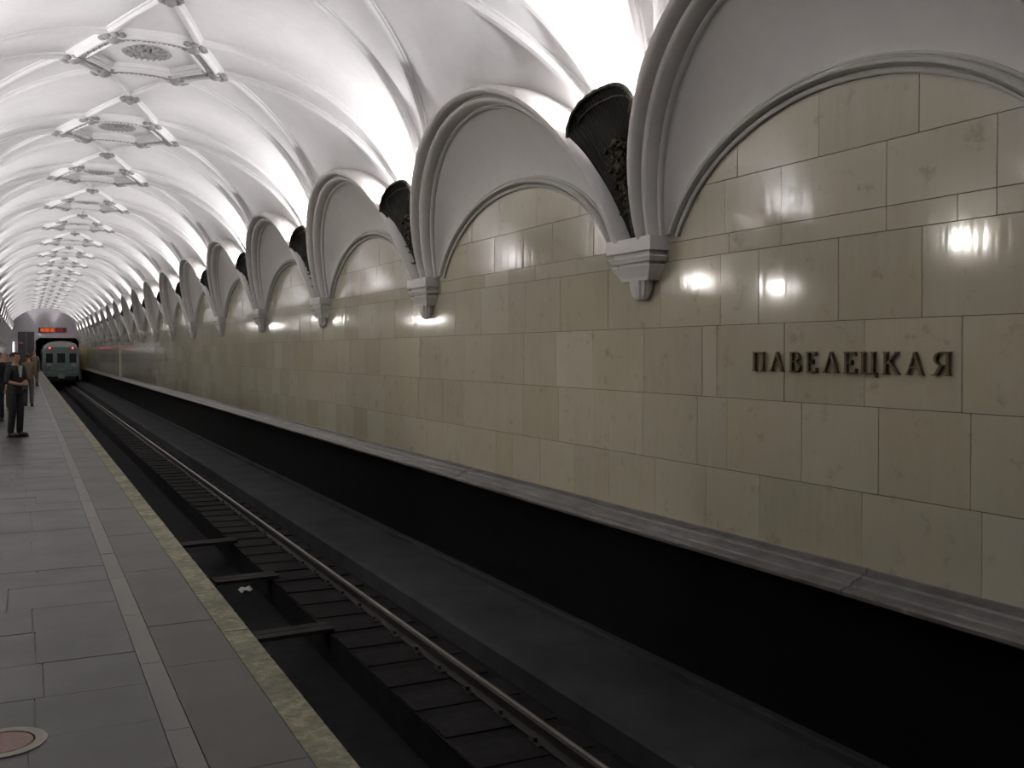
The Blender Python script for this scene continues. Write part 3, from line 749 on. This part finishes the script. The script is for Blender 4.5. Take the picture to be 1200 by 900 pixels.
MB().box(-.16, .16, -.42, .1, .62, .92).box(-.24, .24, -.50, -.42, .56, .96).build('coupler', M['chrome'], tn)
MB().box(-.9, .9, -.12, .1, .35, .55).build('buffer_beam', M['under'], tn)
for k in range(4):
    for sx in (-1,):
        MB().box(sx*1.362-.008, sx*1.362+.008, 1.2+k*4.2, 2.5+k*4.2, 1.05, 2.85).build('side_door', M['tpaint'], tn)
        MB().box(sx*1.362-.008, sx*1.362+.008, 3.0+k*4.2, 4.7+k*4.2, 1.75, 2.6).build('side_window', M['tglass'], tn)

# ---------------------------------------------------------------- people
def skin_mesh(name, V, E, R, mat, parent, sub=2, root=0):
    me = bpy.data.meshes.new(name); me.from_pydata(V, E, []); me.materials.append(mat)
    o = inst(name, me, parent)
    md = o.modifiers.new('skin', 'SKIN'); md.use_smooth_shade = True
    if not me.skin_vertices: 
        bm = bmesh.new(); bm.from_mesh(me); bm.verts.layers.skin.verify(); bm.to_mesh(me); bm.free()
    for i, sv in enumerate(me.skin_vertices[0].data):
        sv.radius = R[i] if isinstance(R[i], tuple) else (R[i], R[i]); sv.use_root = (i == root)
    ss = o.modifiers.new('sub', 'SUBSURF'); ss.levels = sub; ss.render_levels = sub
    return o
SKIN = simple('skin', srgb(168,124,102), .55, 0, .05)
LIP = simple('lips', srgb(150,90,80), .5, 0, .05); EYE = simple('dark_eye', (.02,.015,.012,1), .2)
def person(loc, rz, H, top, trous, hair, shoe, label, pose='down', shirt=None, stride=0.0, sleeve='long', skirt=False):
    k = H/1.70
    root = empty('person', loc, rz, label=label, cat='person')
    root.scale = (k, k, k)
    V, E, R = [], [], []
    def add(p, r, par=None):
        V.append(p); R.append(r)
        if par is not None: E.append((par, len(V)-1))
        return len(V)-1
    pel = add((0,0,.93), (.10,.085)); sp = add((0,0,1.12), (.10,.08), pel); ch = add((0,0,1.30), (.12,.09), sp)
    nb = add((0,.01,1.425), (.07,.065), ch); nk = add((0,.0,1.49), .050, nb); hd = add((0,-.012,1.565), (.066,.078), nk); h2 = add((0,-.015,1.63), (.072,.085), hd); h3 = add((0,-.005,1.675), .055, h2)
    J = {}
    for s in (1, -1):
        sh = add((s*.165,0,1.395), .058, ch)
        if pose == 'folded': el, wr, pm = (s*.245,-.01,1.13), (s*.10,-.19,1.06), (s*.02,-.225,1.075)
        elif pose == 'bag': el, wr, pm = (s*.22,.03,1.12), (s*.22,-.06,.88), (s*.22,-.075,.80)
        else: el, wr, pm = (s*.215,.035,1.12), (s*.225,-.03,.875), (s*.225,-.05,.79)
        e = add(el, .041, sh); w_ = add(wr, .026, e); p = add(pm, (.034,.02), w_)
        J[s] = (V[sh], el, wr, pm)
        d = (Vector(pm)-Vector(wr)).normalized(); sd = Vector((0,1,0)) if pose != 'folded' else Vector((0,0,1))
        for f in range(4):
            o = sd*(.030-.02*f); L = (.07,.08,.076,.06)[f]; b0 = Vector(pm)+d*.028+o
            cu = Vector((-s*.02,0,0)) if pose != 'folded' else Vector((0,.025,0))
            q1 = add(tuple(b0), .009, p); q2 = add(tuple(b0+d*L*.5+cu*.5), .0085, q1); add(tuple(b0+d*L*.85+cu*1.5), .007, q2)
        tb = Vector(pm)-d*.02-sd*(-.035); t1 = add(tuple(tb+sd*.008), .010, p); add(tuple(tb+sd*.022+d*.04), .008, t1)
        hp = add((s*.085,0,.87), .088, pel); st = stride*s
        kn = add((s*.095,-.015-st*.5,.48), .056, hp); an = add((s*.10,.02-st,.09), .040, kn); ft = add((s*.105,-.07-st,.045), (.038,.03), an); add((s*.11,-.15-st,.035), (.03,.022), ft)
        J[(s,'l')] = ((s*.085,0,.87), (s*.095,-.015-st*.5,.48), (s*.10,.02-st,.09))
    body = skin_mesh('body', V, E, R, SKIN, root, 2)
    # jacket or top
    V, E, R = [], [], []
    hm_ = add((0,0,.80), (.160,.125)); pel = add((0,0,.92), (.158,.128), hm_); sp = add((0,0,1.10), (.148,.120), pel); ch = add((0,.0,1.30), (.165,.128), sp); add((0,.012,1.425), (.078,.072), ch)
    for s in (1, -1):
        a, el, wr, pm = J[s]; i = add((s*.17,0,1.39), .076, ch); i = add(el, .057, i)
        if sleeve == 'long': add(tuple(Vector(el).lerp(Vector(wr), .95)), .041, i)
        else: add(tuple(Vector(el).lerp(Vector(wr), .22)), .053, i)
    skin_mesh('jacket', V, E, R, top, root, 2)
    if shirt:
        m = MB(); m.prism([(-.045,1.43),(.045,1.43),(.012,1.20),(-.012,1.20)], 'y', -.135, -.10); m.build('shirt_front', shirt, root)
    V, E, R = [], [], []
    pel = add((0,0,.97), (.140,.115))
    for s in (1, -1):
        a, kk, an = J[(s,'l')]; i = add(a, .102, pel); i = add(kk, .074, i); add((an[0], an[1], .055), .064, i)
    skin_mesh('trousers', V, E, R, trous, root, 2)
    for s in (1, -1):
        x, y_ = s*.105, -.0 - stride*s
        MB().ball((x, y_-.055, .05), (.048,.14,.05), 12, 8).box(x-.044, x+.044, y_-.17, y_+.07, 0, .022).build('shoe', shoe, root, 60)
        m = MB().ball((s*.078, .005, 1.60), (.014,.024,.034), 8, 6); m.build('ear', SKIN, root, 60)
        MB().ball((s*.031, -.092, 1.612), (.013,.008,.008), 8, 6).build('eye', EYE, root, 60)
    MB().add([(0,-.125,1.585),(-.016,-.095,1.578),(.016,-.095,1.578),(0,-.093,1.625)], [(0,1,3),(0,3,2),(0,2,1),(1,2,3)]).build('nose', SKIN, root)
    MB().ball((0, -.092, 1.548), (.024,.008,.007), 8, 6).build('mouth', LIP, root, 60)
    rows = []
    for i in range(9):
        a = pi/2*(1 - i/8*1.35)
        rows.append([(.088*max(cos(a), .03)*cos(t), .012 + .104*max(cos(a), .03)*sin(t)*(1 if sin(t) > -.2 or i < 5 else .9), (1.625 + .085*sin(a)) if not (sin(t) < -.35 and i > 4) else 1.625 + .085*sin(pi/2*(1-4/8*1.35))) for t in (2*pi*j/24 for j in range(24))])
    MB().grid(rows, closed=True).build('hair', hair, root, 60)
    return root
cl = lambda n, r, g, b_: simple(n, srgb(r, g, b_), .8, 0, .15, 12)
black_c, blk2 = cl('black_cloth', 30, 28, 32), cl('black_trouser_cloth', 26, 22, 26)
hairb, hairf = cl('dark_hair', 34, 26, 22), cl('fair_hair', 128, 110, 78)
shoe = simple('black_shoe_leather', (.012,.011,.011,1), .35)
person((-.19, 20.8, 0), radians(48), 1.60, black_c, blk2, hairb, shoe, 'man in black with folded hands, nearest of the waiting people on the platform', 'folded', cl('pale_shirt', 168, 164, 176), .02, 'short')
person((.05, 32.6, 0), radians(170), 1.56, cl('olive_brown_cloth', 104, 92, 70), cl('grey_trouser_cloth', 84, 82, 80), cl('brown_hair', 60, 44, 36), shoe, 'person in olive brown top and grey trousers, behind the man in black', 'down', None, .07)
person((-.55, 30.4, 0), radians(20), 1.58, cl('dark_grey_cloth', 54, 50, 54), cl('dark_olive_trousers', 58, 56, 48), hairf, shoe, 'fair-haired person in dark grey, half hidden behind the man in black on the left', 'down', None, .04)
person((.33, 52.0, 0), radians(15), 1.68, cl('khaki_cloth', 110, 104, 82), cl('purple_black_cloth', 44, 36, 52), hairb, shoe, 'dark-haired person in a khaki top, farthest of the people, close to the platform edge', 'down', None, .06)
person((-.60, 25.6, 0), radians(-30), 1.62, cl('black_coat', 36, 34, 36), cl('dark_blue_trousers', 38, 38, 46), hairb, shoe, 'person in dark clothes cut off by the left edge of the picture', 'down', None, .03)
